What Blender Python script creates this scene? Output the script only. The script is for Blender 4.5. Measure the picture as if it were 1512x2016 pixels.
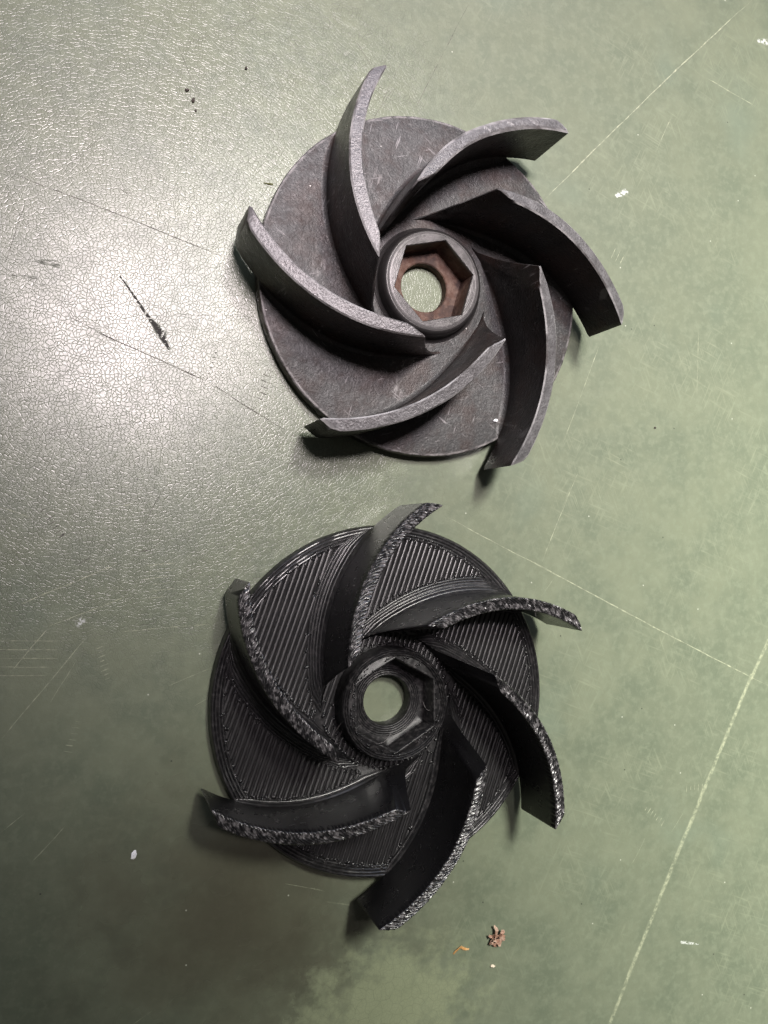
import bpy, bmesh, math, random
import numpy as np
from mathutils import Matrix, Vector, Euler, noise

for o in list(bpy.data.objects):
    bpy.data.objects.remove(o)
scene = bpy.context.scene
col = scene.collection
MM = 0.001
R = math.radians

# ------------------------------------------------------------------ camera
F_PX, CX, CY = 1704.98, 756.0, 1008.0          # focal length and centre for a 1512 x 2016 frame
NAD = (140.5, 1048.5)                          # where the plumb line under the lens meets the picture
CAM_H = 238.24                                 # lens height over the bench, mm
dvec = np.array([NAD[0] - CX, NAD[1] - CY, F_PX]); dvec /= np.linalg.norm(dvec)
ax = np.array([1.0, 0, 0]); ax -= ax @ dvec * dvec; ax /= np.linalg.norm(ax)
az = -dvec
ay = np.cross(az, ax)
RW = np.stack([ax, ay, az], 1)                 # world -> camera (x right, y down, z forward)
cam_d = bpy.data.cameras.new('camera')
cam = bpy.data.objects.new('camera', cam_d)
col.objects.link(cam)
cm = Matrix.Identity(4)
for i in range(3):
    cm[i][0] = RW[0][i]; cm[i][1] = -RW[1][i]; cm[i][2] = -RW[2][i]
cm[2][3] = CAM_H * MM
cam.matrix_world = cm
cam_d.sensor_fit = 'VERTICAL'
cam_d.sensor_height = 24.0
cam_d.lens = F_PX / 2016.0 * 24.0
cam_d.clip_start = 0.005
cam_d.clip_end = 50
scene.camera = cam

# ------------------------------------------------------------------ world and lamps
w = bpy.data.worlds.new('World'); scene.world = w
w.use_nodes = True
bg = w.node_tree.nodes['Background']
bg.inputs['Color'].default_value = (1.0, 0.93, 0.88, 1)
bg.inputs['Strength'].default_value = 0.052


def lamp(name, kind, loc, target, energy, color, **kw):
    d = bpy.data.lights.new(name, kind)
    d.energy = energy; d.color = color
    for k_, v_ in kw.items():
        setattr(d, k_, v_)
    o = bpy.data.objects.new(name, d); col.objects.link(o)
    o.location = [c * MM for c in loc]
    o.rotation_euler = (Vector(target) - Vector(loc)).to_track_quat('-Z', 'Y').to_euler()
    return o


# a lamp and an added second spot over the far side: the glare at upper left and the soft shadows towards the viewer
lamp('shaped_spot', 'SPOT', (20, 440, 1300), (62, 195, 0), 176.0, (1.0, 0.875, 0.91),
     spot_size=R(19.0), spot_blend=0.8, shadow_soft_size=0.15)  # cone narrowed to leave the lower left dark, in place of a cast shadow
lamp('shaped_spot', 'SPOT', (300, 600, 1300), (410, -80, 0), 370.0, (1.0, 0.985, 0.90),
     spot_size=R(29.5), spot_blend=1.0, shadow_soft_size=0.16)  # added to brighten the right side, cone kept off the lower left
# cool daylight coming from the far side of the room
lamp('window_light', 'AREA', (150, 1600, 780), (120, 0, 0), 9.5, (0.70, 0.78, 1.0), shape='RECTANGLE', size=1.9, size_y=0.6)

scene.view_settings.view_transform = 'Standard'
scene.view_settings.look = 'None'
scene.view_settings.exposure = 0
scene.view_settings.gamma = 1
scene.view_settings.use_curve_mapping = False
scene.render.engine = 'CYCLES'


# ------------------------------------------------------------------ helpers
def bench(x, y, z=0.0):
    """photo pixel -> mm on the bench plane at height z"""
    d = RW.T @ np.array([(x - CX) / F_PX, (y - CY) / F_PX, 1.0])
    t = (z - CAM_H) / d[2]
    return Vector((d[0] * t, d[1] * t, z))


class NT:
    """small helper for building node trees"""
    def __init__(s, name):
        s.m = bpy.data.materials.new(name); s.m.use_nodes = True
        s.t = s.m.node_tree; s.n = s.t.nodes; s.l = s.t.links
        s.b = s.n['Principled BSDF']
        s.pos = s.n.new('ShaderNodeTexCoord').outputs['Object']

    def put(s, sock, v):
        if isinstance(v, bpy.types.NodeSocket): s.l.new(v, sock)
        elif v is not None: sock.default_value = v

    def math(s, op, a, b=None, c=None, clamp=False):
        n = s.n.new('ShaderNodeMath'); n.operation = op; n.use_clamp = clamp
        for i_, v in enumerate((a, b, c)):
            s.put(n.inputs[i_], v)
        return n.outputs[0]

    def vec(s, op, a, b=None, out=0, scale=None):
        n = s.n.new('ShaderNodeVectorMath'); n.operation = op
        s.put(n.inputs[0], a); s.put(n.inputs[1], b)
        if scale is not None: s.put(n.inputs['Scale'], scale)
        return n.outputs['Value'] if out == 'v' else n.outputs[0]

    def noise(s, scale, detail=3.0, rough=0.55, vec=None, dist=0.0, out='Fac'):
        n = s.n.new('ShaderNodeTexNoise')
        s.put(n.inputs['Vector'], vec if vec is not None else s.pos)
        n.inputs['Scale'].default_value = scale; n.inputs['Detail'].default_value = detail
        n.inputs['Roughness'].default_value = rough; n.inputs['Distortion'].default_value = dist
        return n.outputs[out]

    def voro(s, scale, feature='F1', vec=None, rnd=1.0, out='Distance', dim='3D'):
        n = s.n.new('ShaderNodeTexVoronoi'); n.feature = feature; n.voronoi_dimensions = dim
        s.put(n.inputs['Vector'], vec if vec is not None else s.pos)
        n.inputs['Scale'].default_value = scale; n.inputs['Randomness'].default_value = rnd
        return n.outputs[out]

    def mr(s, v, a, b, c=0.0, d=1.0, smooth=False):
        n = s.n.new('ShaderNodeMapRange'); n.clamp = True
        n.interpolation_type = 'SMOOTHSTEP'      # clamps by itself, which keeps the compiled shader small
        s.put(n.inputs['Value'], v)
        for k_, q in zip(('From Min', 'From Max', 'To Min', 'To Max'), (a, b, c, d)):
            s.put(n.inputs[k_], q)
        return n.outputs['Result']

    def mix(s, f, a, b, mode='MIX'):
        n = s.n.new('ShaderNodeMix'); n.data_type = 'RGBA'; n.blend_type = mode
        s.put(n.inputs[0], f)
        for i_, v in ((6, a), (7, b)):
            if isinstance(v, tuple) and len(v) == 3: v = (*v, 1)
            s.put(n.inputs[i_], v)
        return n.outputs[2]

    def bump(s, h, strength, dist, normal=None):
        n = s.n.new('ShaderNodeBump')
        s.put(n.inputs['Height'], h); s.put(n.inputs['Strength'], strength)
        n.inputs['Distance'].default_value = dist
        if normal is not None: s.l.new(normal, n.inputs['Normal'])
        return n.outputs[0]

    def map(s, scale=(1, 1, 1), rot=(0, 0, 0), loc=(0, 0, 0), vec=None):
        n = s.n.new('ShaderNodeMapping')
        s.put(n.inputs['Vector'], vec if vec is not None else s.pos)
        n.inputs['Scale'].default_value = scale; n.inputs['Rotation'].default_value = rot
        n.inputs['Location'].default_value = loc
        return n.outputs[0]

    def xyz(s, v):
        n = s.n.new('ShaderNodeSeparateXYZ'); s.l.new(v, n.inputs[0]); return n.outputs

    def geo(s, name='Normal'):
        return s.n.new('ShaderNodeNewGeometry').outputs[name]

    def done(s, color=None, rough=None, metal=None, normal=None, spec=None):
        for k_, v in (('Base Color', color), ('Roughness', rough), ('Metallic', metal), ('Normal', normal), ('Specular IOR Level', spec)):
            if isinstance(v, tuple) and len(v) == 3: v = (*v, 1)
            if v is not None: s.put(s.b.inputs[k_], v)
        return s.m


def mk(name, verts, faces, mat, parent=None, loc=None, rz=0.0, smooth=35):
    me = bpy.data.meshes.new(name)
    me.from_pydata([tuple(c * MM for c in v) for v in verts], [], faces)
    bm = bmesh.new(); bm.from_mesh(me)
    bmesh.ops.recalc_face_normals(bm, faces=bm.faces)
    bm.to_mesh(me); bm.free()
    me.materials.append(mat)
    if smooth is not None:
        me.shade_smooth(); me.set_sharp_from_angle(angle=R(smooth))
    o = bpy.data.objects.new(name, me); col.objects.link(o)
    o.parent = parent
    if loc is not None: o.location = [c * MM for c in loc]
    o.rotation_euler.z = rz
    return o


def thing(name, label, cat, loc, group=None):
    o = bpy.data.objects.new(name, None); col.objects.link(o)
    o.location = [c * MM for c in loc]; o.empty_display_size = 0.02
    o['label'] = label; o['category'] = cat
    if group: o['group'] = group
    return o


def tag(o, label, cat, group=None):
    o['label'] = label; o['category'] = cat
    if group: o['group'] = group
    return o


# ------------------------------------------------------------------ bench top
def bench_material():
    t = NT('green_enamel')
    P = t.pos
    x, y, _ = t.xyz(P)
    n1 = t.noise(9, 2, 0.6)
    n2 = t.noise(55, 3, 0.65)
    n3 = t.noise(420, 2, 0.6)
    base = t.mix(t.mr(n1, 0.35, 0.65), (0.136, 0.156, 0.109), (0.157, 0.177, 0.122))
    base = t.mix(t.mr(n2, 0.35, 0.7), base, (0.118, 0.140, 0.097))
    base = t.mix(t.math('MULTIPLY', t.mr(n3, 0.45, 0.7), 0.45), base, (0.180, 0.207, 0.145))
    base = t.mix(t.math('MULTIPLY', t.mr(t.noise(170, 3, 0.7, vec=t.map(loc=(6, 2, 0))), 0.42, 0.66), 0.28), base, (0.190, 0.212, 0.150))
    # bluish-green faded blotches
    base = t.mix(t.math('MULTIPLY', t.mr(t.noise(24, 2, 0.5, vec=t.map(loc=(3.1, 1.2, 0))), 0.58, 0.75), 0.4), base, (0.140, 0.180, 0.138))
    # rubbed haze of very fine scuffs
    sc = None
    for k_, (rot, sx, sy) in enumerate(((0.5, 1300, 90), (1.95, 1100, 70), (2.75, 1500, 110))):
        v = t.map(scale=(sx, sy, 1), loc=(k_ * 7.3, k_ * 3.1, 0), vec=t.map(rot=(0, 0, rot)))
        m = t.mr(t.noise(1.0, 1, 0.5, vec=v), 0.56, 0.80)
        sc = m if sc is None else t.math('MAXIMUM', sc, m)
    area = t.mr(t.noise(30, 3, 0.6, vec=t.map(loc=(9, 4, 1))), 0.42, 0.66)
    right = t.mr(x, 0.07, 0.16, smooth=True)
    base = t.mix(t.math('MULTIPLY', t.math('MULTIPLY', sc, area), t.mr(right, 0, 1, 0.08, 0.30)), base, (0.285, 0.31, 0.215))

    def jit(sc_, o_):
        c_ = t.n.new('ShaderNodeCombineXYZ')
        t.put(c_.inputs[0], t.math('SUBTRACT', t.noise(sc_, 0, 0.5), 0.5))
        t.put(c_.inputs[1], t.math('SUBTRACT', t.noise(sc_, 0, 0.5, vec=t.map(loc=(o_, 3.3, 0))), 0.5))
        return c_.outputs[0]

    # crazed paint film: pebbled cells, strong on the left, worn smooth on the right
    warp = t.vec('ADD', P, t.vec('SCALE', jit(420, 2.0), scale=0.0017))
    e1 = t.voro(980, 'DISTANCE_TO_EDGE', vec=warp, dim='2D')
    e2 = t.voro(340, 'DISTANCE_TO_EDGE', vec=t.map(loc=(0.4, 0.2, 0), vec=warp), dim='2D')
    nx = t.math('ADD', x, t.mr(t.noise(14, 3, 0.6), 0.3, 0.7, -0.03, 0.03))
    left = t.mr(nx, 0.06, 0.165, 1.0, 0.0, smooth=True)
    low = t.mr(t.math('ADD', y, t.mr(n2, 0.3, 0.7, -0.008, 0.008)), -0.055, -0.015, 0.12, 1.0, smooth=True)
    # crackled area at the bottom of the bench, pool of light painted in paler
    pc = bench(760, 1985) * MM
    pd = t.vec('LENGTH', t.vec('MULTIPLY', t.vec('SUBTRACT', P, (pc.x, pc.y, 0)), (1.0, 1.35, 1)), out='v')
    lit_patch = t.mr(t.math('ADD', pd, t.mr(t.noise(130, 4, 0.65), 0.25, 0.75, -0.012, 0.012)), 0.010, 0.034, 1.0, 0.0)
    crk = t.math('MAXIMUM', t.math('MULTIPLY', left, low), 0.14)
    line = t.mr(e1, 0.0, 0.10, 1.0, 0.0)
    keep = t.mr(t.noise(180, 2, 0.5, vec=t.map(loc=(2, 8, 0))), 0.40, 0.60)
    base = t.mix(t.math('MULTIPLY', t.math('MULTIPLY', line, keep), t.math('MULTIPLY', crk, 0.65)), base, (0.07, 0.075, 0.055))
    line2 = t.mr(e2, 0.0, 0.035, 1.0, 0.0)
    base = t.mix(t.math('MULTIPLY', lit_patch, 0.55), base, (0.30, 0.33, 0.205))
    base = t.mix(t.math('MULTIPLY', t.math('MULTIPLY', t.math('MAXIMUM', line2, t.math('MULTIPLY', line, 0.5)), lit_patch), 0.6), base, (0.11, 0.12, 0.08))

    # shadow of hand and phone at bottom left, painted in as soft brown
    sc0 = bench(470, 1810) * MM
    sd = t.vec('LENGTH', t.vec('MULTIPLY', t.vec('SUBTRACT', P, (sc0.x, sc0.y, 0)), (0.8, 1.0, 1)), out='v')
    painted_shade = t.mr(t.math('ADD', sd, t.mr(t.noise(60, 4, 0.6, vec=t.map(loc=(5, 1, 0))), 0.25, 0.75, -0.008, 0.008)), 0.0, 0.062, 1.0, 0.0, smooth=True)
    painted_shade = t.math('MULTIPLY', painted_shade, t.math('SUBTRACT', 1.0, lit_patch))
    base = t.mix(t.math('MULTIPLY', painted_shade, 0.72), base, (0.060, 0.050, 0.036))

    # ---- individual scratches and marks, in bench coordinates
    Pw = t.vec('ADD', P, t.vec('SCALE', jit(120, 5.0), scale=0.0006))
    brk = t.noise(900, 2, 0.6)
    brk2 = t.noise(160, 3, 0.6, vec=t.map(loc=(1, 6, 2)))

    def seg(p1, p2, w1, w2=None):
        a = bench(*p1) * MM; b = bench(*p2) * MM; d = b - a
        v = t.vec('SUBTRACT', Pw, (a.x, a.y, 0))
        h = t.math('DIVIDE', t.vec('DOT_PRODUCT', v, (d.x, d.y, 0), out='v'), d.length_squared)
        h = t.math('MINIMUM', t.math('MAXIMUM', h, 0.0), 1.0)
        q = t.vec('LENGTH', t.vec('SUBTRACT', v, t.vec('SCALE', (d.x, d.y, 0), scale=h)), out='v')
        if w2 is None:
            return t.mr(q, w1 * MM * 0.3, w1 * MM, 1.0, 0.0)
        wd = t.mr(h, 0, 1, w1 * MM, w2 * MM)
        return t.mr(t.math('DIVIDE', q, wd), 0.4, 1.0, 1.0, 0.0)

    def join(L):
        r = None
        for fn_, args in L:
            q = fn_(*args)
            r = q if r is None else t.math('MAXIMUM', r, q)
        return r

    wide = join([(seg, ((1512, 1262), (1480, 1335), 0.9)), (seg, ((1480, 1330), (1400, 1520), 0.85)), (seg, ((1400, 1520), (1310, 1740), 0.95)), (seg, ((1310, 1740), (1200, 2016), 0.9))])
    gouge = join([(seg, ((236, 545), (300, 635), 0.28, 0.6)), (seg, ((298, 632), (318, 655), 0.8, 1.6)), (seg, ((315, 652), (332, 686), 1.4, 0.5))])
    gouge = t.math('MULTIPLY', gouge, t.mr(brk, 0.36, 0.48))
    smear = join([(seg, ((60, 512), (110, 522), 0.4, 1.6)), (seg, ((24, 540), (70, 548), 0.4, 0.8)), (seg, ((85, 560), (80, 590), 0.6, 0.3))])
    smear = t.math('MULTIPLY', smear, t.math('MULTIPLY', t.mr(t.noise(1.0, 3, 0.6, vec=t.map(scale=(260, 1500, 1), vec=t.map(rot=(0, 0, 0.15)))), 0.44, 0.62), 0.75))
    white = join([(seg, ((1214, 386), (1232, 378), 1.0, 1.3)), (seg, ((1494, 80), (1512, 84), 1.0, 1.4)), (seg, ((160, 1223), (156, 1227), 1.3)),
                  (seg, ((1342, 1855), (1375, 1858), 0.7, 0.4))])
    white = t.math('MULTIPLY', white, t.mr(brk, 0.42, 0.55))
    base = t.mix(t.math('MULTIPLY', wide, t.math('ADD', t.math('MULTIPLY', t.mr(brk, 0.40, 0.62), 0.42), t.mr(brk2, 0.35, 0.6, 0.02, 0.28))), base, (0.40, 0.42, 0.29))
    base = t.mix(t.math('MULTIPLY', white, 0.75), base, (0.62, 0.64, 0.62))
    drk = t.math('MAXIMUM', gouge, smear)
    base = t.mix(drk, base, (0.022, 0.020, 0.018))
    # dust specks
    sv = t.voro(27, 'F1', vec=t.map(loc=(0.3, 0.7, 0.0)), dim='2D')
    base = t.mix(t.mr(sv, 0.003, 0.008, 0.7, 0.0), base, (0.55, 0.56, 0.48))
    sv2 = t.voro(19, 'F1', vec=t.map(loc=(2.3, 0.1, 0.0)), dim='2D')
    base = t.mix(t.mr(sv2, 0.003, 0.006, 0.8, 0.0), base, (0.03, 0.03, 0.025))

    rough = t.mr(n2, 0.3, 0.7, 0.28, 0.34)
    rough = t.math('ADD', rough, t.math('MULTIPLY', right, 0.05))
    rough = t.math('ADD', rough, t.math('MULTIPLY', drk, 0.5))
    rough = t.math('ADD', rough, t.math('MULTIPLY', painted_shade, -0.06))
    h = t.math('ADD', t.math('MULTIPLY', t.mr(e1, 0.0, 0.16, smooth=True), 0.9), t.math('MULTIPLY', t.noise(1250, 1, 0.6), 1.0))
    nb = t.bump(h, t.math('MULTIPLY', crk, 0.34), 0.00006)
    nb = t.bump(t.noise(1500, 1, 0.6), 0.08, 0.0001, nb)
    return t.done(base, rough, 0.0, nb, 0.5)


bm = bmesh.new()
bmesh.ops.create_cube(bm, size=1.0)
bmesh.ops.scale(bm, vec=(760, 640, 28), verts=bm.verts)
bmesh.ops.bevel(bm, geom=[e for e in bm.edges], offset=3, segments=3, profile=0.5, affect='EDGES')
bmesh.ops.translate(bm, vec=(110, 0, -14), verts=bm.verts)
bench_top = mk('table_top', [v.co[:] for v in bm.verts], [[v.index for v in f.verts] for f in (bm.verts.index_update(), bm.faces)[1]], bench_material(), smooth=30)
bm.free()
bench_top['kind'] = 'structure'

# scratches scored into the paint
PALE = [
    ((1480, 0), (1068, 398), 0.42), ((1390, 153), (1490, 210), 0.30), ((1325, 225), (1290, 300), 0.20),
    ((880, 1018), (1100, 1135), 0.22), ((1040, 1101), (1512, 1350), 0.42), ((1138, 930), (1067, 1105), 0.24),
    ((1090, 1140), (1066, 1175), 0.14), ((1180, 680), (1105, 880), 0.20), ((1376, 650), (1372, 780), 0.16),
    ((30, 1195), (240, 1106), 0.26), ((98, 1232), (255, 1172), 0.24), ((100, 1230), (20, 1325), 0.26),
    ((170, 1255), (0, 1458), 0.28), ((150, 1300), (95, 1390), 0.16), ((235, 1243), (415, 1228), 0.20), ((332, 1350), (412, 1316), 0.16),
    ((380, 1390), (412, 1372), 0.14), ((640, 1755), (560, 1740), 0.14), ((640, 1775), (690, 1782), 0.13),
    ((0, 998), (65, 1022), 0.22), ((300, 1990), (262, 2016), 0.2), ((0, 1640), (50, 1600), 0.18), ((60, 1700), (130, 1625), 0.2),
    ((450, 1120), (490, 1078), 0.16), ((1245, 1700), (1270, 1650), 0.2), ((1320, 1640), (1345, 1600), 0.18),
    ((200, 1000), (262, 992), 0.18), ((870, 350), (830, 470), 0.1)]
DARK = [
    ((0, 333), (455, 512), 0.28), ((128, 620), (230, 672), 0.2), ((180, 648), (410, 752), 0.34), ((410, 752), (560, 845), 0.30),
    ((330, 620), (505, 624), 0.12), ((60, 860), (300, 828), 0.12), ((925, 5), (812, 228), 0.2), ((730, 128), (700, 80), 0.14),
    ((330, 950), (300, 1000), 0.14), ((310, 980), (280, 1040), 0.14), ((235, 370), (262, 390), 0.22), ((240, 370), (262, 383), 0.18),
    ((10, 520), (50, 400), 0.16), ((350, 90), (400, 210), 0.16), ((356, 90), (520, 30), 0.1), ((130, 330), (220, 250), 0.1),
    ((275, 1085), (293, 1082), 0.35), ((150, 1112), (180, 1096), 0.3), ((770, 100), (650, 330), 0.10), ((800, 100), (690, 330), 0.10), ((790, 150), (730, 240), 0.10)]
ROW_PALE = [((310, 1112), (315, 1175), 55 / 6.9, 0.09, 6, 0.13), ((50, 1262), (50, 1330), 120 / 7, -0.05, 5, 0.13),
    ((195, 1275), (212, 1336), 2.2, 0.35, 8, 0.15), ((1352, 1552), (1390, 1550), 2.6, 1.5, 6, 0.2),
    ((1272, 1592), (1305, 1620), 2.4, 0.9, 7, 0.2), ((150, 1420), (135, 1480), 2.6, -0.2, 6, 0.14),
    ((1208, 497), (1225, 510), 4.5, 1.1, 3, 0.18)]
ROW_DARK = [((532, 730), (512, 785), 3.0, -0.35, 6, 0.22), ((578, 858), (572, 912), 2.2, -0.15, 5, 0.2),
    ((425, 694), (408, 745), 0.9, 0.2, 6, 0.25), ((85, 1004), (122, 1054), 2.4, 0.65, 7, 0.2)]


def mark_material(name, c1, c2, rough):
    t = NT(name)
    n = t.noise(700, 2, 0.6)
    return t.done(t.mix(t.mr(n, 0.3, 0.7), c1, c2), rough, 0, t.bump(n, 0.2, 0.0001))


M_PALE = mark_material('scratch_pale', (0.175, 0.190, 0.135), (0.34, 0.36, 0.25), 0.5)
M_SCORE = mark_material('scratch_dark', (0.035, 0.032, 0.026), (0.13, 0.13, 0.10), 0.6)
Z_MARK = 0.012


def scratch_strip(a, b, width, seed, bow=0.0):
    d = b - a; L = d.length; u = d / L; nrm = Vector((-u.y, u.x, 0))
    n = max(4, int(L / 0.8))
    V, Fc = [], []
    for i in range(n + 1):
        q = i / n; s_ = q * L
        c = a + u * s_ + nrm * (bow * L * math.sin(math.pi * q) + 0.22 * noise.noise((s_ * 0.12, seed, 0)) + 0.05 * noise.noise((s_ * 0.9, seed, 5)))
        taper = min(1.0, 6 * q + 0.15, 6 * (1 - q) + 0.15)
        wd = width * taper * max(0.12, 0.62 + 0.75 * noise.noise((s_ * 0.45, seed, 2)) + 0.35 * noise.noise((s_ * 2.2, seed, 8)))
        V += [(c.x - nrm.x * wd / 2, c.y - nrm.y * wd / 2, Z_MARK), (c.x + nrm.x * wd / 2, c.y + nrm.y * wd / 2, Z_MARK)]
    for i in range(n):
        Fc.append((2 * i, 2 * i + 1, 2 * i + 3, 2 * i + 2))
    return V, Fc


random.seed(31)
for rows, mat in ((PALE, M_PALE), (DARK, M_SCORE)):
    for j, (p1, p2, wd) in enumerate(rows):
        V, Fc = scratch_strip(bench(*p1), bench(*p2), wd * (1.0 if mat is M_PALE else 1.1), j * 3.7 + 1.3, random.uniform(-0.006, 0.006))
        mk('scratch', V, Fc, mat, bench_top, smooth=None)
for rows, mat in ((ROW_PALE, M_PALE), (ROW_DARK, M_SCORE)):
    for j, (p1, p2, ln, ang, n_, wd) in enumerate(rows):
        a = bench(*p1); b = bench(*p2); dv = Vector((math.cos(ang), math.sin(ang), 0))
        V, Fc = [], []
        for i in range(n_):
            c = a.lerp(b, i / (n_ - 1)) + dv * random.uniform(-0.12, 0.12) * ln
            l2 = ln * random.uniform(0.6, 1.05)
            v2, f2 = scratch_strip(c - dv * l2 / 2, c + dv * l2 / 2, wd * random.uniform(1.3, 2.3), j * 7.1 + i * 1.9)
            Fc += [tuple(k_ + len(V) for k_ in f) for f in f2]; V += v2
        o = mk('scratch_row', V, Fc, mat, bench_top, smooth=None)
        o['kind'] = 'stuff'



# ------------------------------------------------------------------ impeller materials
def cast_material():
    t = NT('cast_iron')
    N = t.xyz(t.geo('Normal'))
    rnd = t.n.new('ShaderNodeObjectInfo').outputs['Random']
    cr = t.n.new('ShaderNodeCombineXYZ')
    for i_, k_ in enumerate((7.0, 3.0, 5.0)): t.put(cr.inputs[i_], t.math('MULTIPLY', rnd, k_))
    PR = t.vec('ADD', t.pos, cr.outputs[0])         # every vane wears differently
    n1 = t.noise(45, 4, 0.6, vec=PR); n2 = t.noise(260, 4, 0.65, vec=PR); n3 = t.noise(1900, 2, 0.6)
    c = t.mix(t.mr(n1, 0.35, 0.65), (0.036, 0.0362, 0.037), (0.055, 0.0548, 0.0555))
    c = t.mix(t.math('MULTIPLY', t.mr(n2, 0.5, 0.7), 0.5), c, (0.036, 0.027, 0.025))
    c = t.mix(t.math('MULTIPLY', t.mr(n3, 0.5, 0.7), 0.5), c, (0.125, 0.123, 0.123))
    # brown oxide on the flanks of the vanes and in blotches on the plate
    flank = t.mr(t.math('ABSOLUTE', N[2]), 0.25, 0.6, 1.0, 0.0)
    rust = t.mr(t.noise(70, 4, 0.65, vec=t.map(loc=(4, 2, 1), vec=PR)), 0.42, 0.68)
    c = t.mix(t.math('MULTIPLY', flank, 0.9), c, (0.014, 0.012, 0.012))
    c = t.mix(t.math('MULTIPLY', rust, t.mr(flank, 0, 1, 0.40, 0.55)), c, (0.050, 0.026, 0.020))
    # faced tops and worn corners of the vanes are barer metal
    x, y, z = t.xyz(t.pos)
    high = t.mr(z, 0.016, 0.018)
    top = t.math('MULTIPLY', high, t.mr(N[2], 0.80, 0.95))
    edge = t.math('MULTIPLY', high, t.math('MULTIPLY', t.mr(N[2], 0.30, 0.55), t.mr(N[2], 0.80, 0.97, 1.0, 0.0)))
    rr = t.math('SQRT', t.math('ADD', t.math('MULTIPLY', x, x), t.math('MULTIPLY', y, y)))
    rim = t.math('MULTIPLY', t.mr(rr, 0.0490, 0.0495), t.math('MULTIPLY', t.mr(N[2], 0.2, 0.5), t.math('MULTIPLY', t.mr(z, 0.0040, 0.0045), t.mr(z, 0.0060, 0.0065, 1.0, 0.0))))
    c = t.mix(t.math('MULTIPLY', rim, t.mr(t.noise(350, 2, 0.6), 0.35, 0.6, 0.1, 0.9)), c, (0.20, 0.19, 0.19))
    c = t.mix(t.math('MULTIPLY', top, t.mr(n2, 0.3, 0.7, 0.65, 1.0)), c, (0.195, 0.191, 0.196))
    c = t.mix(t.math('MULTIPLY', top, t.mr(n3, 0.5, 0.62, 0.0, 0.5)), c, (0.07, 0.064, 0.066))
    c = t.mix(t.math('MULTIPLY', edge, t.mr(t.noise(110, 2, 0.6, vec=PR), 0.35, 0.62, 0.15, 0.9)), c, (0.42, 0.41, 0.415))
    # fine random scratches and rubbed streaks
    sc = None
    for k_, rot in enumerate((0.3, 1.3, 2.2)):
        m = t.mr(t.noise(1.0, 1, 0.5, vec=t.map(scale=(1500, 130, 130), loc=(k_, 2 * k_, 0), vec=t.map(rot=(0, 0, rot)))), 0.70, 0.78)
        sc = m if sc is None else t.math('MAXIMUM', sc, m)
    c = t.mix(t.math('MULTIPLY', sc, t.mr(n1, 0.45, 0.65, 0.0, 0.45)), c, (0.40, 0.38, 0.39))
    for (px_, py_, rr_, wd_, amt, cc) in ((560, 452, 4.6, 0.16, 0.5, (0.02, 0.018, 0.018)), (838, 885, 4.4, 0.16, 0.45, (0.02, 0.018, 0.018)), (965, 822, 9.5, 0.3, 0.25, (0.12, 0.115, 0.115))):
        q_ = bench(px_, py_, 5.0) - Vector(GC)
        d_ = t.vec('LENGTH', t.vec('SUBTRACT', t.pos, (q_.x * MM, q_.y * MM, 0.005)), out='v')
        ring = t.mr(t.math('ABSOLUTE', t.math('SUBTRACT', d_, rr_ * MM)), wd_ * 0.3 * MM, wd_ * MM, amt, 0.0)
        c = t.mix(t.math('MULTIPLY', ring, t.mr(n1, 0.4, 0.6)), c, cc)
    for (px_, py_, rr_) in ((632, 530, 3.4), (745, 360, 4.0), (780, 770, 3.6), (985, 480, 4.0)):
        q_ = bench(px_, py_, 5.0) - Vector(GC)
        d_ = t.vec('LENGTH', t.vec('MULTIPLY', t.vec('SUBTRACT', t.pos, (q_.x * MM, q_.y * MM, 0.005)), (1.0, 0.55, 1.0)), out='v')
        c = t.mix(t.math('MULTIPLY', t.mr(d_, 0.0, rr_ * MM, 0.8, 0.0), t.mr(t.noise(1.0, 2, 0.6, vec=t.map(scale=(900, 320, 300))), 0.5, 0.66)), c, (0.20, 0.19, 0.19))
    sv = t.voro(150, 'F1')
    c = t.mix(t.mr(sv, 0.020, 0.035, 0.85, 0.0), c, (0.62, 0.60, 0.58))
    rough = t.mr(n2, 0.3, 0.7, 0.40, 0.54)
    rough = t.math('SUBTRACT', rough, t.math('MULTIPLY', flank, 0.14))
    h = t.math('ADD', t.math('MULTIPLY', n3, 0.6), t.math('ADD', t.math('MULTIPLY', t.noise(900, 3, 0.6), 0.7), t.math('MULTIPLY', n2, 0.9)))
    nb = t.bump(h, 0.85, 0.00024)
    return t.done(c, rough, t.mr(top, 0, 1, 0.15, 0.5), nb, 0.30)


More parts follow.
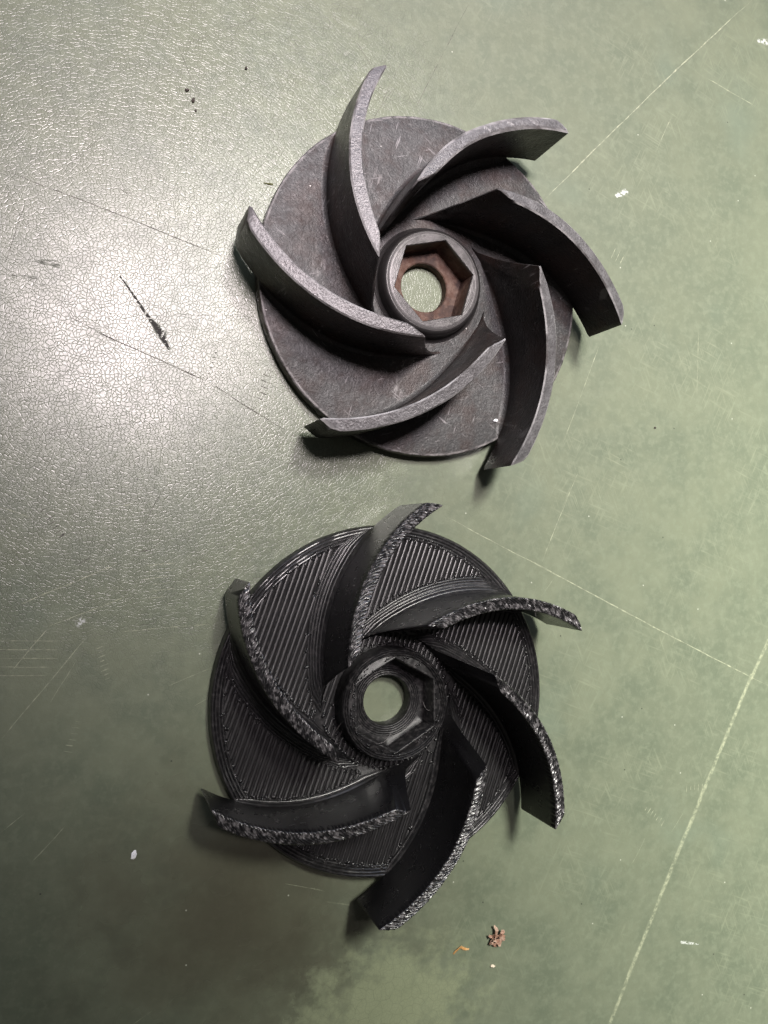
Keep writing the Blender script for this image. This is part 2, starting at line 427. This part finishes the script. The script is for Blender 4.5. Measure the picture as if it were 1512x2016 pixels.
def hub_metal():
    t = NT('hub_iron')
    x, y, z = t.xyz(t.pos)
    rr = t.math('SQRT', t.math('ADD', t.math('MULTIPLY', x, x), t.math('MULTIPLY', y, y)))
    n2 = t.noise(260, 4, 0.65)
    c = t.mix(t.mr(n2, 0.35, 0.65), (0.055, 0.052, 0.053), (0.10, 0.094, 0.096))
    # machined rings
    pass
    cx_ = t.n.new('ShaderNodeCombineXYZ'); t.put(cx_.inputs[0], t.math('MULTIPLY', rr, 2600)); t.put(cx_.inputs[1], t.math('MULTIPLY', z, 900))
    turn = t.noise(1.0, 3, 0.6, vec=cx_.outputs[0])
    # orange-brown rust inside the hexagonal socket
    inside = t.math('MULTIPLY', t.mr(rr, 0.0126, 0.0130, 1.0, 0.0), t.mr(z, 0.0095, 0.0108, 1.0, 0.0))
    ru = t.mix(t.mr(t.noise(420, 4, 0.7), 0.35, 0.65), (0.070, 0.030, 0.018), (0.125, 0.078, 0.060))
    ru = t.mix(t.mr(t.noise(150, 3, 0.6), 0.5, 0.68), ru, (0.035, 0.017, 0.013))
    c = t.mix(inside, c, ru)
    c = t.mix(t.math('MULTIPLY', t.mr(turn, 0.55, 0.7), t.math('SUBTRACT', 0.4, t.math('MULTIPLY', inside, 0.4))), c, (0.06, 0.055, 0.055))
    band = t.mr(rr, 0.01415, 0.0143)
    c = t.mix(t.math('MULTIPLY', band, 0.8), c, (0.030, 0.028, 0.028))
    lip = t.math('MULTIPLY', t.mr(rr, 0.01365, 0.01375), t.mr(rr, 0.01415, 0.01425, 1.0, 0.0))
    c = t.mix(t.math('MULTIPLY', lip, 0.8), c, (0.33, 0.32, 0.32))
    rough = t.mr(inside, 0, 1, 0.38, 0.75)
    h = t.math('ADD', t.math('MULTIPLY', turn, t.math('SUBTRACT', 1.0, inside)), t.math('MULTIPLY', t.noise(1300, 4, 0.65), t.mr(inside, 0, 1, 0.4, 1.8)))
    nb = t.bump(h, 0.5, 0.00022)
    return t.done(c, rough, t.mr(inside, 0, 1, 0.5, 0.0), nb, 0.5)


def plastic_material(name, lines, fleck=0.0, fleck_tone=(0.095, 0.088, 0.090)):
    t = NT(name)
    x, y, z = t.xyz(t.pos)
    n1 = t.noise(60, 3, 0.6)
    c = t.mix(t.mr(n1, 0.35, 0.65), (0.0065, 0.0062, 0.0070), (0.0080, 0.0077, 0.0086))
    sv = t.voro(170, 'F1')
    c = t.mix(t.mr(sv, 0.014, 0.024, 0.7, 0.0), c, (0.45, 0.44, 0.43))
    if fleck:
        c = t.mix(t.math('MULTIPLY', t.mr(t.noise(800, 3, 0.6), 0.45, 0.7), fleck), c, fleck_tone)  # paler flecks mixed into the black, strongest on the vane tops
    rough = t.mr(t.noise(300, 3, 0.6), 0.3, 0.7, 0.27, 0.30)
    if fleck: rough = t.math('ADD', rough, 0.16 if lines else 0.04)
    nb = None
    if lines:
        cz = t.n.new('ShaderNodeCombineXYZ'); t.put(cz.inputs[2], t.math('MULTIPLY', z, 4200))
        lay = t.noise(1.0, 1, 0.5, vec=cz.outputs[0])
        nb = t.bump(lay, 0.6, 0.00010)
    nb = t.bump(t.noise(700, 2, 0.6), 0.05 if lines else 0.25, 0.00012, nb)
    return t.done(c, rough, 0.0, nb, 0.42 if lines else 0.85)


GC = (97.34, 72.24, 0)        # where the cast impeller stands on the bench, mm
M_CAST, M_HUB = cast_material(), hub_metal()
M_WALL = plastic_material('black_print_wall', True)
M_PHUB = plastic_material('black_print_hub', True, 0.35)
M_TOP = plastic_material('black_print_top', False, 0.95, (0.17, 0.16, 0.165))
M_BEAD = plastic_material('black_print_bead', False, 0.3)


# ------------------------------------------------------------------ impeller geometry
def curve_fn(tab):
    """smooth polar outline theta(r), degrees, through measured points: cubic in log r plus a swirl towards the hub"""
    r = np.array([p[0] for p in tab]); a = np.array([p[1] for p in tab])
    A = np.stack([np.log(r) ** i for i in range(4)] + [1 / (r - 17.5)], 1)
    co = np.linalg.lstsq(A, a, rcond=None)[0].tolist()

    def f(q):
        lg = math.log(q)
        return co[0] + lg * (co[1] + lg * (co[2] + lg * co[3])) + co[4] / (q - 17.5)
    return f


CAST = dict(conv=curve_fn([(19.5, 228), (20.3, 211), (21.5, 198), (23.3, 185.3), (25.6, 175.7), (29.5, 163.0), (32.9, 153.6), (35.0, 149.2), (39.8, 139.9), (44.6, 132), (50, 123.8), (53.5, 118.5), (56.8, 113.6)]),
            conc=curve_fn([(19.4, 210), (20.0, 197), (20.9, 186.5), (23.0, 171.8), (25.4, 162.5), (28.8, 152.8), (33.9, 142.3), (39.2, 133.4), (44.4, 125), (48.5, 119.5), (52.8, 113.7), (56.3, 108.9)]))
PRNT = dict(conv=curve_fn([(19.3, 171), (21.5, 154.5), (24.2, 143.2), (26.6, 135.6), (29.3, 128.6), (33.8, 119.8), (37.9, 112.2), (42.8, 104.8), (47.5, 97.4), (51.2, 92.2), (56.3, 85.3)]),
            conc=curve_fn([(19.4, 152), (21.3, 141.5), (23.3, 133.5), (25.0, 130), (28.8, 120.5), (33.7, 111.4), (38.8, 104.0), (44.0, 96.5), (49.8, 88.2), (52.1, 85.6), (56, 80.4)]))


def vane_mesh(f, z0, zi, zo, rin0, rin1, rout, fil_v, fil_c, nu, ntop, bev, ridges=0.0, rough_top=0.0, tweak=None, seed=1, disc_r=50.0):
    """curved vane: a band between its convex and concave outlines, flat-topped, with a raked leading edge"""
    random.seed(seed)

    def ztop(r): return zi + (zo - zi) * (r - rin1) / (56.5 - rin1)

    def k(fn, r):
        s = r * math.radians(fn(r + 0.2) - fn(r - 0.2)) / 0.4
        return 1.0 / math.sqrt(1 + s * s)

    secs = []       # (side, outward offset mm, kind, value)
    nf = 42 if ridges else 7

    def fillet(rad):
        out = []
        for j in range(nf):
            a_ = j / nf
            off = rad * (1 - a_) if ridges else rad * (1 - math.sin(a_ * math.pi / 2))
            zz = rad - math.sqrt(max(0, rad * rad - (rad - off) ** 2))
            if ridges:
                zz = zz * 0.8 + ridges * abs(math.sin(math.pi * off / 0.78))
            out.append((off, zz + 0.05))
        return out
    for off, zz in fillet(fil_v): secs.append(('v', off, 'a', zz))
    for q in (0.25, 0.45, 0.65, 0.85): secs.append(('v', 0, 'f', q))
    secs.append(('v', 0, 't', -bev)); secs.append(('v', -bev, 't', 0))
    for j in range(1, ntop): secs.append(('m', j / ntop, 't', 0))
    secs.append(('c', -bev, 't', 0)); secs.append(('c', 0, 't', -bev))
    for q in (0.85, 0.65, 0.45, 0.25): secs.append(('c', 0, 'f', q))
    for off, zz in reversed(fillet(fil_c)): secs.append(('c', off, 'a', zz))
    ns = len(secs)
    V, Fc = [], []
    us = [0.0] + [0.012 + (1 - 0.02) * j / nu for j in range(nu)] + [1.0]
    us = sorted(set(min(1, max(0, u)) for u in us))
    for iu, u in enumerate(us):
        shrink = bev * 0.9 if iu in (0, len(us) - 1) else 0.0
        for (side, off, kind, val) in secs:
            zt_est = ztop(rin1 + (rout - rin1) * u)
            v = {'a': val / (zt_est - z0), 'f': val, 't': 1.0}[kind]
            ri = rin0 + (rin1 - rin0) * v
            r = ri + (rout - ri) * u
            H = ztop(r) - z0 - shrink
            z = z0 + (val if kind == 'a' else H * val if kind == 'f' else H + val)
            if side != 'm':
                fo = off
                if off > 0:
                    fade = min(1.0, max(0.0, (disc_r - 0.6 - r) / 4.0)) ** 0.5
                    start = min(1.0, 0.35 + u * 9)
                    fo = off * fade * start
                    if kind == 'a': z = z0 + 0.05 + (val - 0.05) * fade
                fo -= shrink
                fn = f['conv'] if side == 'v' else f['conc']
                dth = math.degrees(fo / (r * k(fn, r)))
                th = fn(r) + dth if side == 'v' else fn(r) - dth
            else:
                b_ = math.degrees((bev + shrink) / (r * k(f['conv'], r)))
                th = (f['conv'](r) - b_) * (1 - off) + (f['conc'](r) + b_) * off
            if rough_top and kind == 't':
                s_ = u * 52.0
                tt = off if side == 'm' else (0.0 if side == 'v' else 1.0)
                ph = s_ / 1.25 + 1.1 * abs(tt - 0.5) + 0.5 * noise.noise((s_ * 0.3, seed, 0))
                zig = abs(math.sin(math.pi * ph))
                bl = noise.noise((s_ * 1.1, tt * 4.0, seed * 3.1)) + 0.5 * noise.noise((s_ * 2.7, tt * 9, seed))
                env = 1.0 if side == 'm' else 0.5
                z += rough_top * env * (1.05 * zig + 0.45 * bl - 0.5)
                th += 0.28 * noise.noise((s_ * 0.9, tt * 5, seed + 9)) * (rough_top / 0.4)
            p = [r * math.cos(math.radians(th)), r * math.sin(math.radians(th)), z]
            if tweak: p = tweak(p, r, u, side, kind, v)
            V.append(p)
    nu_ = len(us)
    for i in range(nu_ - 1):
        for j in range(ns):
            a = i * ns + j; b = i * ns + (j + 1) % ns
            Fc.append((a, b, b + ns, a + ns))
    Fc.append(tuple(range(ns - 1, -1, -1)))
    Fc.append(tuple((nu_ - 1) * ns + j for j in range(ns)))
    return V, Fc


def lathe(profile, n=160, wob=None):
    V, Fc = [], []
    m = len(profile)
    for i in range(n):
        a = 2 * math.pi * i / n
        for j, (r, z) in enumerate(profile):
            dr = wob(a, r, z) if wob else 0
            V.append(((r + dr) * math.cos(a), (r + dr) * math.sin(a), z))
    for i in range(n):
        for j in range(m):
            a = i * m + j; b = i * m + (j + 1) % m
            c = ((i + 1) % n) * m
            Fc.append((a, b, c + (j + 1) % m, c + j))
    return V, Fc


def hub_mesh(hexr, hexang, rings, n=144):
    """rings: list of ('c', radius, z) circles and ('h', scale, z, blend) hexagons, joined in order and closed"""
    V, Fc = [], []
    m = len(rings)
    for i in range(n):
        a = 2 * math.pi * i / n
        hx = hexr * math.cos(math.pi / 6) / math.cos((a % (math.pi / 3)) - math.pi / 6)
        for q in rings:
            r = q[1] if q[0] == 'c' else hx * q[1] * (1 - q[3]) + q[4] * q[3]
            V.append((r * math.cos(a + hexang), r * math.sin(a + hexang), q[2]))
    for i in range(n):
        for j in range(m):
            a = i * m + j; b = i * m + (j + 1) % m
            c = ((i + 1) % n) * m
            Fc.append((a, b, c + (j + 1) % m, c + j))
    return V, Fc


# ------------------------------------------------------------------ cast impeller
cast = thing('pump_impeller', 'worn grey cast iron pump impeller with rusty hexagonal socket', 'impeller', GC)
ZD = 5.0
V, Fc = lathe([(14.2, 0.06), (48.9, 0.06), (49.7, 0.5), (50.0, 1.2), (50.0, 4.55), (49.75, 4.9), (49.3, 5.0), (40, 5.0), (30, 5.05), (20, 5.3), (16.5, 5.6), (14.2, 5.7)], 220,
              lambda a, r, z: 0.12 * noise.noise((a * 6, z, 1)) + 0.10 * noise.noise((a * 25, z, 4)) if r > 49 else 0)
mk('backplate', V, Fc, M_CAST, cast)
V, Fc = hub_mesh(12.55, R(13.4), [('c', 7.2, 0.06), ('c', 14.3, 0.06), ('c', 14.3, 4.0), ('c', 17.6, 5.35), ('c', 16.4, 5.75), ('c', 15.7, 6.5), ('c', 15.5, 8.0), ('c', 15.4, 9.2), ('c', 15.1, 10.0), ('c', 14.65, 10.45), ('c', 14.3, 10.6), ('c', 14.2, 10.62), ('c', 13.85, 11.05),
                                  ('c', 13.7, 11.17), ('c', 13.4, 11.2), ('h', 1.015, 11.18, 0, 0), ('h', 1.0, 11.0, 0, 0), ('h', 0.995, 8, 0, 0), ('h', 0.985, 4.2, 0, 0), ('h', 0.96, 3.6, 0, 0), ('c', 9.4, 3.5), ('c', 7.5, 3.4), ('c', 7.2, 3.1)])
mk('hub', V, Fc, M_HUB, cast)


def dent(p, r, u, side, kind, v):
    """the battered vane: its tip is splayed outwards and its top edge is hammered round"""
    a = math.atan2(p[1], p[0])
    s = max(0.0, (u - 0.55) / 0.45)
    rr = math.hypot(p[0], p[1]) + 1.6 * s * v
    p[0], p[1] = rr * math.cos(a), rr * math.sin(a)
    if kind == 't':
        g = math.exp(-((u - 0.62) / 0.22) ** 2)
        p[2] -= 0.5 * g * (1.0 if side != 'm' else 0.35) + 0.55 * g * max(0, noise.noise((u * 26, 3 if side == 'v' else 1, 2)))
        if side == 'c':
            q = 0.5 * max(0, noise.noise((u * 60, 7, 2))) * (1.0 if 0.15 < u < 0.75 else 0.2)
            p[2] -= q
    if side == 'c' and v < 0.5 and 0.3 < u < 0.8:
        p[2] += 0.25 * math.sin(v * 40) * math.exp(-((u - 0.6) / 0.12) ** 2)
    return p


first = None
for k_ in range(6):
    if k_ == 1:
        V, Fc = vane_mesh(CAST, 4.95, 30.4, 22.7, 19.5, 23.4, 56.6, 1.6, 1.9, 90, 6, 0.5, tweak=dent)
        o = mk('vane', V, Fc, M_CAST, cast, rz=R(-60 * k_))
        o['label'] = 'battered vane with a chipped and rounded top edge'
    elif first is None:
        V, Fc = vane_mesh(CAST, 4.95, 30.4, 22.7, 19.5, 23.4, 56.6, 1.6, 1.9, 60, 5, 0.38)
        first = o = mk('vane', V, Fc, M_CAST, cast)
    else:
        o = first.copy(); col.objects.link(o); o.rotation_euler.z = R(-60 * k_)

# ------------------------------------------------------------------ printed impeller
PC = (85.02, -47.81, 0)
prt = thing('printed_impeller', 'black 3D printed plastic impeller with ribbed layer lines', 'impeller', PC)
prof = [(14.6, 0.06), (49.3, 0.06), (49.8, 0.5)]
for q in range(5):
    zc = 0.9 + q * 0.85
    prof += [(49.8, zc - 0.35), (49.95, zc), (49.8, zc + 0.35)]
nr = 4; w0 = 0.88
for q in range(nr):
    r1 = 49.75 - q * w0
    prof += [(r1 - 0.02, 4.78), (r1 - 0.14, 4.98), (r1 - w0 * 0.35, 5.10), (r1 - w0 * 0.65, 5.10), (r1 - w0 + 0.14, 4.98)]
prof += [(49.75 - nr * w0, 4.6), (46.0, 4.5), (14.6, 4.5)]
V, Fc = lathe(prof, 200, lambda a, r, z: 0.05 * noise.noise((a * 14, z * 3, r)))
plate = mk('backplate', V, Fc, M_BEAD, prt)

# hub with hexagonal socket
rings = [('c', 7.05, 0.06), ('c', 14.7, 0.06), ('c', 14.7, 4.5), ('c', 15.75, 4.75)]
for q in range(8):
    zc = 5.3 + q * 0.86
    rings += [('c', 15.45, zc - 0.36), ('c', 15.62, zc), ('c', 15.45, zc + 0.36)]
zt = 12.55
for q in range(3):      # round perimeters on the rim
    r1 = 15.45 - q * 0.62
    rings += [('c', r1 - 0.03, zt - 0.6), ('c', r1 - 0.20, zt - 0.10), ('c', r1 - 0.31, zt - 0.03), ('c', r1 - 0.42, zt - 0.10), ('c', r1 - 0.59, zt - 0.6)]
# last perimeter follows the hexagon
rings += [('h', 1.07, zt - 0.42, 0.35, 13.6), ('h', 1.045, zt - 0.1, 0.1, 13.4), ('h', 1.02, zt - 0.02, 0, 0), ('h', 1.0, zt - 0.22, 0, 0), ('h', 1.0, 5.6, 0, 0), ('h', 0.985, 5.35, 0, 0)]
for q in range(5):      # concentric perimeters round the bore
    r1 = 10.2 - q * 0.62
    rings += [('c', r1, 5.02), ('c', r1 - 0.14, 5.25), ('c', r1 - 0.46, 5.25)]
rings += [('c', 7.05, 5.0)]
V, Fc = hub_mesh(12.95, R(30.2), rings, 180)
random.seed(4)
V2 = []
for (x, y, z) in V:
    g = noise.noise((x * 1.3, y * 1.3, z)) * 0.10 if z > 5.1 else 0
    V2.append((x + g, y + g * 0.7, z + (g if z > 11.5 else 0)))
hub = mk('hub', V2, Fc, M_PHUB, prt, smooth=60)

for k_ in range(6):
    V, Fc = vane_mesh(PRNT, 4.85, 30.0, 24.4, 19.4, 23.7, 56.0, 4.8, 1.7, 250, 12, 0.22, ridges=0.24, rough_top=0.40, seed=k_ + 2)
    o = mk('vane', V, Fc, M_WALL, prt, rz=R(-60 * k_), smooth=50)
    o.data.materials.append(M_TOP); o.data.materials.append(M_BEAD)
    for pl_ in o.data.polygons:
        zc = pl_.center.z / MM
        rc = math.hypot(pl_.center.x, pl_.center.y) / MM
        zt_ = 30.0 + (24.4 - 30.0) * (rc - 23.7) / (56.5 - 23.7)
        if zc > zt_ - 1.0 and pl_.normal.z > 0.15 and rc > 23: pl_.material_index = 1
        elif zc < 9.0 and pl_.normal.z > 0.3: pl_.material_index = 2

# raster beads filling the plate between the vanes
LD = Vector((0.335, 0.942, 0)).normalized()        # direction of the extruded lines
LN = Vector((LD.y, -LD.x, 0))


def open_floor(px, py):
    r = math.hypot(px, py)
    if r < 16.2 or r > 46.35: return False
    a = math.degrees(math.atan2(py, px))
    rr = max(r, 19.4)
    tv, tc = PRNT['conv'](rr), PRNT['conc'](rr)
    s = rr * math.radians(PRNT['conv'](rr + 0.2) - PRNT['conv'](rr - 0.2)) / 0.4
    kk = 1 / math.sqrt(1 + s * s)
    if r < 19.0: return True
    hi = tv + math.degrees(4.7 / (rr * kk)); lo = tc - math.degrees(1.6 / (rr * kk))
    for j in range(-1, 13):
        if lo < a + 60 * j < hi: return False
    return True


PITCH = 1.5
# unit bead: 1 mm long along x, rounded ends
bv, bf = [], []
prof_b = [(-0.58, 0.0), (-0.58, 0.40), (-0.44, 0.52), (0.0, 0.55), (0.44, 0.52), (0.58, 0.40), (0.58, 0.0)]
for xx, sc_ in ((0.0, 0.55), (0.02, 1.0), (0.98, 1.0), (1.0, 0.55)):
    for (yy, zz) in prof_b: bv.append((xx, yy * sc_, zz * sc_))
for i in range(3):
    for j in range(6):
        a = i * 7 + j; bf.append((a, a + 1, a + 8, a + 7))
bf.append(tuple(range(6, -1, -1))); bf.append(tuple(21 + j for j in range(7)))
bead0 = None
ends = []
nl = int(48 / PITCH)
random.seed(11)
for i in range(-nl, nl + 1):
    off = i * PITCH
    run = None
    tt = -48.0
    while tt <= 48.2:
        p = LN * off + LD * tt
        ok = tt < 48 and open_floor(p.x, p.y)
        if ok and run is None: run = tt
        if not ok and run is not None:
            ln = tt - run
            if ln > 1.2:
                q = LN * (off + random.uniform(-0.04, 0.04)) + LD * run
                if bead0 is None:
                    bead0 = ob = mk('infill_line', bv, bf, M_BEAD, plate, smooth=60)
                else:
                    ob = bead0.copy(); col.objects.link(ob)
                ob.location = (q.x * MM, q.y * MM, (4.52 + random.uniform(-0.02, 0.02)) * MM)
                ob.rotation_euler.z = math.atan2(LD.y, LD.x) + random.uniform(-0.004, 0.004)
                ob.scale = (ln, 1, 1)
                ends.append(q); ends.append(LN * off + LD * tt)
            run = None
        tt += 0.2

# blobs of plastic where the lines turn round, joined into one part
bm = bmesh.new()
for q in ends:
    for _ in range(3):
        s = random.uniform(0.22, 0.48)
        mt = Matrix.Translation((q.x + random.gauss(0, 0.5), q.y + random.gauss(0, 0.5), 5.0)) @ Matrix.Rotation(random.uniform(0, 3), 4, 'Z') @ Matrix.Diagonal((s * 1.5, s, s * 0.55, 1))
        bmesh.ops.create_icosphere(bm, subdivisions=1, radius=1, matrix=mt)
for _ in range(90):     # blobs on top of the hexagonal hub wall
    a = random.uniform(0, 2 * math.pi)
    hx = 12.95 * math.cos(math.pi / 6) / math.cos(((a - R(30.2)) % (math.pi / 3)) - math.pi / 6)
    r = random.uniform(hx + 0.2, max(hx + 0.5, 13.9)); s = random.uniform(0.15, 0.36)
    mt = Matrix.Translation((r * math.cos(a), r * math.sin(a), 12.52)) @ Matrix.Rotation(a, 4, 'Z') @ Matrix.Diagonal((s * 0.8, s * 1.5, s * 0.7, 1))
    bmesh.ops.create_icosphere(bm, subdivisions=1, radius=1, matrix=mt)
bm.verts.index_update()
ob = mk('plastic_blobs', [v.co[:] for v in bm.verts], [[v.index for v in f.verts] for f in bm.faces], M_BEAD, prt, smooth=80)
ob['kind'] = 'stuff'
bm.free()


# thin stray strands of plastic
def tube(pts, rad, n=5):
    V, Fc = [], []
    for i, p in enumerate(pts):
        d = (pts[min(i + 1, len(pts) - 1)] - pts[max(i - 1, 0)]).normalized()
        u = d.orthogonal().normalized(); w_ = d.cross(u)
        rr = rad * (0.5 if i in (0, len(pts) - 1) else 1)
        for j in range(n):
            a = 2 * math.pi * j / n
            V.append(p + (u * math.cos(a) + w_ * math.sin(a)) * rr)
    for i in range(len(pts) - 1):
        for j in range(n):
            Fc.append((i * n + j, i * n + (j + 1) % n, (i + 1) * n + (j + 1) % n, (i + 1) * n + j))
    Fc.append(tuple(range(n - 1, -1, -1))); Fc.append(tuple((len(pts) - 1) * n + j for j in range(n)))
    return V, Fc


t_ = NT('plastic_strand')
M_STRAND = t_.done((0.16, 0.15, 0.15), 0.3, 0, t_.bump(t_.noise(3000), 0.1, 0.0001))


def strand(a, b, za, zb, curl, seed):
    random.seed(seed)
    pa = bench(*a, za) - Vector(PC); pb = bench(*b, zb) - Vector(PC)
    side = (pb - pa).cross(Vector((0, 0, 1))).normalized()
    pts = []
    for i in range(11):
        q = i / 10
        pts.append(pa.lerp(pb, q) + side * curl * math.sin(q * math.pi * random.uniform(0.9, 1.2)) + Vector((0, 0, 0.6 * math.sin(q * 5))))
    V, Fc = tube(pts, 0.06)
    mk('strand', V, Fc, M_STRAND, prt)


strand((902, 1480), (925, 1560), 16, 18, 2.0, 1)
strand((922, 1530), (936, 1552), 20, 20, -1.5, 2)
strand((660, 1440), (700, 1345), 8, 14, 0.8, 3)
strand((668, 1450), (676, 1400), 7, 9, 0.4, 4)
strand((890, 1585), (912, 1640), 12, 14, 1.0, 5)
strand((740, 1465), (775, 1440), 12.6, 12.6, 0.7, 6)
strand((832, 1380), (850, 1400), 11, 11, 0.8, 7)
strand((1050, 1180), (1058, 1215), 27, 26, 0.3, 8)


# ------------------------------------------------------------------ crumbs and shavings on the bench
def plain(name, c1, c2, rough=0.7, sc=500):
    t = NT(name)
    n = t.noise(sc, 3, 0.6)
    return t.done(t.mix(t.mr(n, 0.35, 0.65), c1, c2), rough, 0, t.bump(n, 0.4, 0.0002))


M_FLAKE = plain('rusty_flake', (0.26, 0.13, 0.085), (0.50, 0.35, 0.27))
M_ORANGE = plain('orange_sliver', (0.50, 0.25, 0.08), (0.60, 0.36, 0.16))
M_CREAM = plain('cream_crumb', (0.62, 0.52, 0.40), (0.75, 0.68, 0.56))
M_WHITE = plain('white_chip', (0.74, 0.74, 0.78), (0.82, 0.82, 0.84))
M_DARK = plain('dark_crumb', (0.03, 0.024, 0.02), (0.07, 0.05, 0.04))
M_MOSS = plain('green_fibre', (0.09, 0.10, 0.04), (0.14, 0.14, 0.06))


def ribbon(pts, width, thick):
    """curled flat shaving: list of (x, y, z, tilt)"""
    V, Fc = [], []
    for i, p in enumerate(pts):
        a = Vector(pts[max(i - 1, 0)][:3]); b = Vector(pts[min(i + 1, len(pts) - 1)][:3])
        d = (b - a).normalized()
        s = Vector((-d.y, d.x, 0)).normalized(); up = d.cross(s)
        s = (s * math.cos(p[3]) + up * math.sin(p[3])); n = d.cross(s)
        wd = width * (0.35 + 0.65 * math.sin(math.pi * (i + 0.6) / (len(pts) + 0.2)))
        c = Vector(p[:3])
        for sx, sz in ((-1, -1), (1, -1), (1, 1), (-1, 1)):
            V.append(c + s * wd / 2 * sx + n * thick / 2 * sz)
    for i in range(len(pts) - 1):
        for j in range(4):
            Fc.append((i * 4 + j, i * 4 + (j + 1) % 4, (i + 1) * 4 + (j + 1) % 4, (i + 1) * 4 + j))
    Fc.append((3, 2, 1, 0)); e = (len(pts) - 1) * 4; Fc.append((e, e + 1, e + 2, e + 3))
    return V, Fc


# crumpled flake: several curled scales sprouting from one core
random.seed(21)
V, Fc = [], []
for (ang, ln, wd, lift) in ((1.45, 3.9, 1.1, 1.4), (0.5, 2.9, 1.5, 2.0), (2.5, 3.0, 1.2, 1.5), (3.5, 2.7, 1.9, 1.3), (4.2, 3.0, 1.8, 0.8), (4.9, 2.5, 1.8, 1.6), (5.6, 3.0, 1.6, 1.1), (0.0, 2.2, 1.7, 2.3), (2.0, 2.0, 1.7, 2.6), (3.0, 1.6, 1.9, 2.2)):
    pts = []
    for i in range(6):
        q = i / 5
        pts.append((math.cos(ang + 0.35 * q) * ln * q, math.sin(ang + 0.35 * q) * ln * q, 0.35 + lift * math.sin(q * 2.4), random.uniform(-1.2, 1.2)))
    pts = [(a_ + random.uniform(-0.2, 0.2), b_ + random.uniform(-0.2, 0.2), c_, d_) for (a_, b_, c_, d_) in pts]
    v2, f2 = ribbon(pts, wd, 0.2)
    Fc += [tuple(j + len(V) for j in f) for f in f2]; V += v2
zmin = min(v[2] for v in V)
V = [(v[0], v[1], v[2] - zmin + 0.02) for v in V]
p = bench(974, 1842)
tag(mk('rust_flake', V, Fc, M_FLAKE, loc=(p.x, p.y, 0), smooth=30), 'crumpled pinkish-brown flake lying on the green bench', 'flake')
p = bench(908, 1868)
V, Fc = ribbon([(-2.6, -1.0, 0.25, 0.2), (-1.9, -0.2, 0.5, 0.5), (-1.0, 0.6, 0.8, 0.7), (-0.3, 0.9, 0.8, 0.3), (0.6, 0.2, 0.5, -0.2), (1.5, -0.2, 0.5, -0.6), (2.4, -0.3, 0.4, 0.4)], 0.8, 0.2)
zmin = min(v[2] for v in V); V = [(v[0], v[1], v[2] - zmin + 0.02) for v in V]
tag(mk('shaving', V, Fc, M_ORANGE, loc=(p.x, p.y, 0), smooth=30), 'thin curled orange shaving beside the crumpled brown flake', 'shaving')


def crumb(name, px, size, mat, label, cat, seed, base=0.0, group=None):
    random.seed(seed)
    bm = bmesh.new(); bmesh.ops.create_icosphere(bm, subdivisions=2, radius=1)
    for v in bm.verts:
        g = 1 + 0.55 * noise.noise(v.co * 1.7 + Vector((seed * 3.3, 0, 0)))
        v.co = Vector((v.co.x * size[0], v.co.y * size[1], v.co.z * size[2])) * g
    zm = min(v.co.z for v in bm.verts)
    for v in bm.verts: v.co.z -= zm - 0.01
    bm.verts.index_update()
    p = bench(px[0], px[1], base)
    o = mk(name, [v.co[:] for v in bm.verts], [[v.index for v in f.verts] for f in bm.faces], mat, loc=(p.x, p.y, base), rz=random.uniform(-0.6, 0.6), smooth=40)
    bm.free()
    return tag(o, label, cat, group)


crumb('crumb', (969, 1901), (0.75, 0.45, 0.35), M_CREAM, 'tiny cream crumb below the crumpled brown flake', 'crumb', 3)
crumb('paint_chip', (263, 1683), (0.65, 1.25, 0.22), M_WHITE, 'small white paint chip on the painted-in shade of the bench', 'chip', 4)
crumb('metal_chip', (975, 828), (0.75, 0.40, 0.30), M_WHITE, 'tiny white chip lying on the cast impeller plate', 'chip', 5, 5.03)
crumb('dark_crumb', (368, 178), (0.60, 0.36, 0.28), M_DARK, 'dark brown crumb, topmost of three along a scratch', 'crumb', 6, group='dark crumbs on the bench')
crumb('dark_crumb', (380, 198), (0.40, 0.70, 0.32), M_DARK, 'dark brown crumb, the largest of three along a scratch', 'crumb', 7, group='dark crumbs on the bench')
crumb('dark_crumb', (385, 218), (0.32, 0.30, 0.22), M_DARK, 'dark brown crumb, lowest of three along a scratch', 'crumb', 8, group='dark crumbs on the bench')
crumb('dark_crumb', (484, 135), (0.36, 0.36, 0.30), M_DARK, 'single dark speck on the pebbled paint, apart from the others', 'crumb', 9, group='dark crumbs on the bench')
crumb('dark_crumb', (1289, 842), (0.36, 0.32, 0.25), M_DARK, 'single dark speck on the smooth green paint beside the cast impeller', 'crumb', 10, group='dark crumbs on the bench')
crumb('fibre', (529, 362), (1.4, 0.25, 0.2), M_MOSS, 'short green fibre beside the cast impeller plate', 'fibre', 12)
